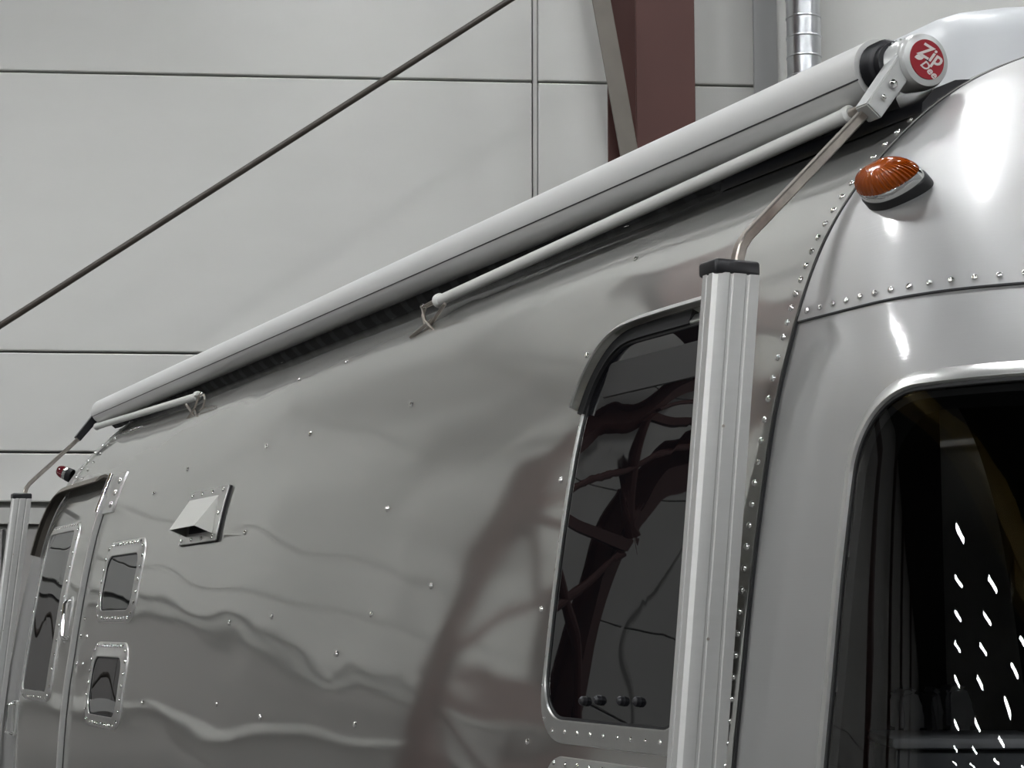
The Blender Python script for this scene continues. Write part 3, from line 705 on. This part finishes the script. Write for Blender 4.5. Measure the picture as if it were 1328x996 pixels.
# arms
def arm(x, sgn, label):
    r = empty('arm'); r.parent = AW; r.location = (x, 0, 0); r['label'] = label
    top, bot = Vector((0, -.004, 2.195)), Vector((0, -.145, .75)); d = (top-bot).normalized()
    # extrusion with rounded outer corners and shallow grooves on the end faces
    hw, hd_ = .0275, .040
    S_ = [(-hw, hd_), (-hw, hd_*.55), (-hw+.0015, hd_*.5), (-hw+.0015, hd_*.42), (-hw, hd_*.36), (-hw, -hd_*.2), (-hw+.0015, -hd_*.25), (-hw+.0015, -hd_*.33), (-hw, -hd_*.4), (-hw, -hd_*.6), (-hw+.004, -hd_*.86), (-hw+.012, -hd_),
          (-.004, -hd_), (-.003, -hd_+.0015), (.003, -hd_+.0015), (.004, -hd_),
          (hw-.012, -hd_), (hw-.004, -hd_*.86), (hw, -hd_*.6), (hw, -hd_*.4), (hw-.0015, -hd_*.33), (hw-.0015, -hd_*.25), (hw, -hd_*.2), (hw, hd_*.36), (hw-.0015, hd_*.42), (hw-.0015, hd_*.5), (hw, hd_*.55), (hw, hd_)]
    bm = bmesh.new(); rings = []
    for p in (bot, top): rings.append([bm.verts.new(p+Vector((a, b, 0))) for a, b in S_])
    n = len(S_)
    for j in range(n): bm.faces.new((rings[0][j], rings[0][(j+1) % n], rings[1][(j+1) % n], rings[1][j]))
    bm.faces.new(rings[0][::-1]); bm.faces.new(rings[1]); bmo('extrusion', bm, ANOD, r, 25)
    bm = bmesh.new(); box(bm, top+Vector((0, .0, .010)), (.0575, .083, .025), None, .006, 3); bmo('cap', bm, BLACK, r)['label'] = 'black plastic end cap'
    path = [(0, .012, 2.20), (0, .012, 2.225), (0, .018, 2.245), (0, .030, 2.262), (0, .105, 2.336), (0, .180, 2.410), (0, .268, 2.497)]
    ro = [(-.0085, -.007), (-.0085, .007), (-.006, .0095), (.006, .0095), (.0085, .007), (.0085, -.007), (.006, -.0095), (-.006, -.0095)]
    tube_o('rod', path, 1.0, STEEL, r, sec=ro, up=(0, -.7, .7))['label'] = 'bent steel rod'
    bm = bmesh.new(); pts_ = []
    for z in (1.62, 1.95): 
        c = bot+(top-bot)*((z-bot.z)/(top.z-bot.z)); tube(bm, [c+Vector((sgn*hw, -.008, 0)), c+Vector((sgn*(hw+.0015), -.008, 0))], .0025, 10)
    bmo('screw', bm, STEEL, r)
    return r
arm(0, 1, 'near awning arm, a tall ribbed extrusion'); arm(-6.0, 1, 'far awning arm, at the left edge')
bm = bmesh.new(); plank(bm, (.31, 2.565), (.235, 2.468), .034, .028, -6.02, -5.98); bmo('far_bracket', bm, BLACK, AW)
# spring tubes lying along the roller
def stay(xa, xb, label):
    r = empty('stay'); r.parent = AW; r['label'] = label; s = 1 if xa > xb else -1
    a, b = Vector((xa, .300, 2.518)), Vector((xb, .2675, 2.461)); d = (b-a).normalized()
    tube_o('tube', [a, b], .0138, TUBE, r, 24)
    tube_o('end_ferrule', [b-d*.012, b-d*.004, b+d*.006, b+d*.014], [.0145, .0185, .0185, .012], TUBE, r, 24)
    tube_o('collar', [a-d*.014, a-d*.010, a-d*.004, a+d*.004], [.011, .016, .016, .0145], TUBE, r, 20)
    tube_o('pivot_pin', [a-d*.050, a-d*.012], .008, STEEL, r, 12)
    # wire clip at the inner end
    e = b+d*.012; nrm_ = Vector((0, -.75, -.3)); dn = Vector((0, -.02, -1)).normalized()
    c = r
    K = 1.55; q = lambda a, b, cc=0.0: e+d*(a*K)+dn*(b*K)+Vector((0, -cc, 0))
    tube_o('clip_wire', [q(0, 0), q(.05, 0), q(.062, .012), q(.05, .03), q(.0, .055, .02)], .0042, STEEL, c, 8)
    tube_o('clip_wire', [q(0, 0, .012), q(.045, .002, .014), q(.02, .03, .02), q(-.045, .062, .03)], .0038, STEEL, c, 8)
    tube_o('clip_pin', [q(-.06, .016, .02), q(.035, .056, .02)], .005, STEEL, c, 8)
    tube_o('clip_pin', [q(.065, .05, .03), q(.0, .03, .012)], .005, STEEL, c, 8)
    bm = bmesh.new(); bmesh.ops.create_uvsphere(bm, u_segments=12, v_segments=8, radius=.0075, matrix=Matrix.Translation(q(.05, 0, .008))); bmo('clip_ball', bm, CHROME, c)
stay(-.105, -1.864, 'near white stay tube under the roller'); stay(-5.895, -4.136, 'far white stay tube under the roller')
# canvas hanging from the roll to the roof rail, and the rail
bm = bmesh.new(); nseg = 120
rows = []
for i in range(nseg+1):
    x = -5.9+5.86*i/nseg; wv = .0015*math.sin(x*31)+.001*math.sin(x*13)
    rows.append([bm.verts.new((x, yy+wv*k_, zz)) for k_, (yy, zz) in enumerate(((RY+.03, RZ-.030), (RY+.03, RZ-.050), (RY+.038, RZ-.062), (float(prof(2.512))+.006, 2.512)))])
for i in range(nseg):
    for j in range(3): bm.faces.new((rows[i][j], rows[i+1][j], rows[i+1][j+1], rows[i][j+1]))
def stripes(nt, b):
    v = coords(nt); wv = N(nt, 'ShaderNodeTexWave', Scale=2.6, Distortion=0.0); wv.bands_direction = 'X'; nt.links.new(v, wv.inputs[0])
    cr = N(nt, 'ShaderNodeValToRGB'); cr.color_ramp.elements[0].color = (.004, .004, .005, 1); cr.color_ramp.elements[1].color = (.035, .035, .038, 1); cr.color_ramp.elements[0].position = .6; cr.color_ramp.elements[1].position = .8
    nt.links.new(wv.outputs[0], cr.inputs[0]); nt.links.new(cr.outputs[0], b.inputs['Base Color'])
bmo('canvas_strip', bm, mat('black webbing', (.01, .01, .01), .8, build=stripes), AW)['label'] = 'black webbing hanging under the roller'
# black fill standing in for the shadow gap under the near head
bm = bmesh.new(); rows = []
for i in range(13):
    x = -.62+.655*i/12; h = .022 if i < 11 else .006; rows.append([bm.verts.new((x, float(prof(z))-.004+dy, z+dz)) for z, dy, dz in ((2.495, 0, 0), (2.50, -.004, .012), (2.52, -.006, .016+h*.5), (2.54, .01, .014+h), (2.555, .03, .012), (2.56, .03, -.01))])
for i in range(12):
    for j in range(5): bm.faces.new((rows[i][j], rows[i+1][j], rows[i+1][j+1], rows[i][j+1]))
bm.faces.new(rows[-1]); bm.faces.new(rows[0][::-1]); bmo('gap_shade_fill', bm, BLACK, AW)['label'] = 'black fill for the shaded gap under the near head'
# ------------------------------------------------------------------ white roof unit
RU = empty('roof_unit', (0, 0, 0)); tag(RU, 'long white moulded roof cover behind the awning roller', 'roof cover')
bm = bmesh.new()
PL = [(-3.13, 1.02), (-3.08, .93), (-2.9, .89), (-1.6, .885), (-.60, .88), (-.54, .895), (-.47, .96), (-.38, 1.10), (-.28, 1.34), (-.26, 1.7)]   # plan of the near rim
R = []
for (x, y) in PL:
    c = Vector((-1.7, 1.6, 0)); o = (Vector((x, y, 0))-c).normalized()
    R.append([bm.verts.new((x+o.x*a, y+o.y*a, z)) for a, z in ((.05, 2.60), (.04, 2.76), (.02, 2.85), (0.0, 2.895), (-.035, 2.922), (-.08, 2.93))])
for i in range(len(R)-1):
    for j in range(5): bm.faces.new((R[i][j], R[i][j+1], R[i+1][j+1], R[i+1][j]))
bm.faces.new([r[5] for r in R]); bm.faces.new([r[0] for r in R][::-1]); bm.faces.new(R[0][::-1]+R[-1]); bmo('shroud', bm, UNIT, RU, 30)
# running gear, out of frame but the trailer stands on it
for x in (-2.5, -3.4):
    for y in (.12, 2*YC-.12):
        wv = adopt(tube_o('wheel', [(x, y, .36), (x, y+(.2 if y < 1 else -.2), .36)], .36, RUBBER, None, 32))
bm = bmesh.new(); box(bm, (-2.8, YC, .45), (6.0, 1.6, .16)); adopt(bmo('chassis', bm, STEEL))
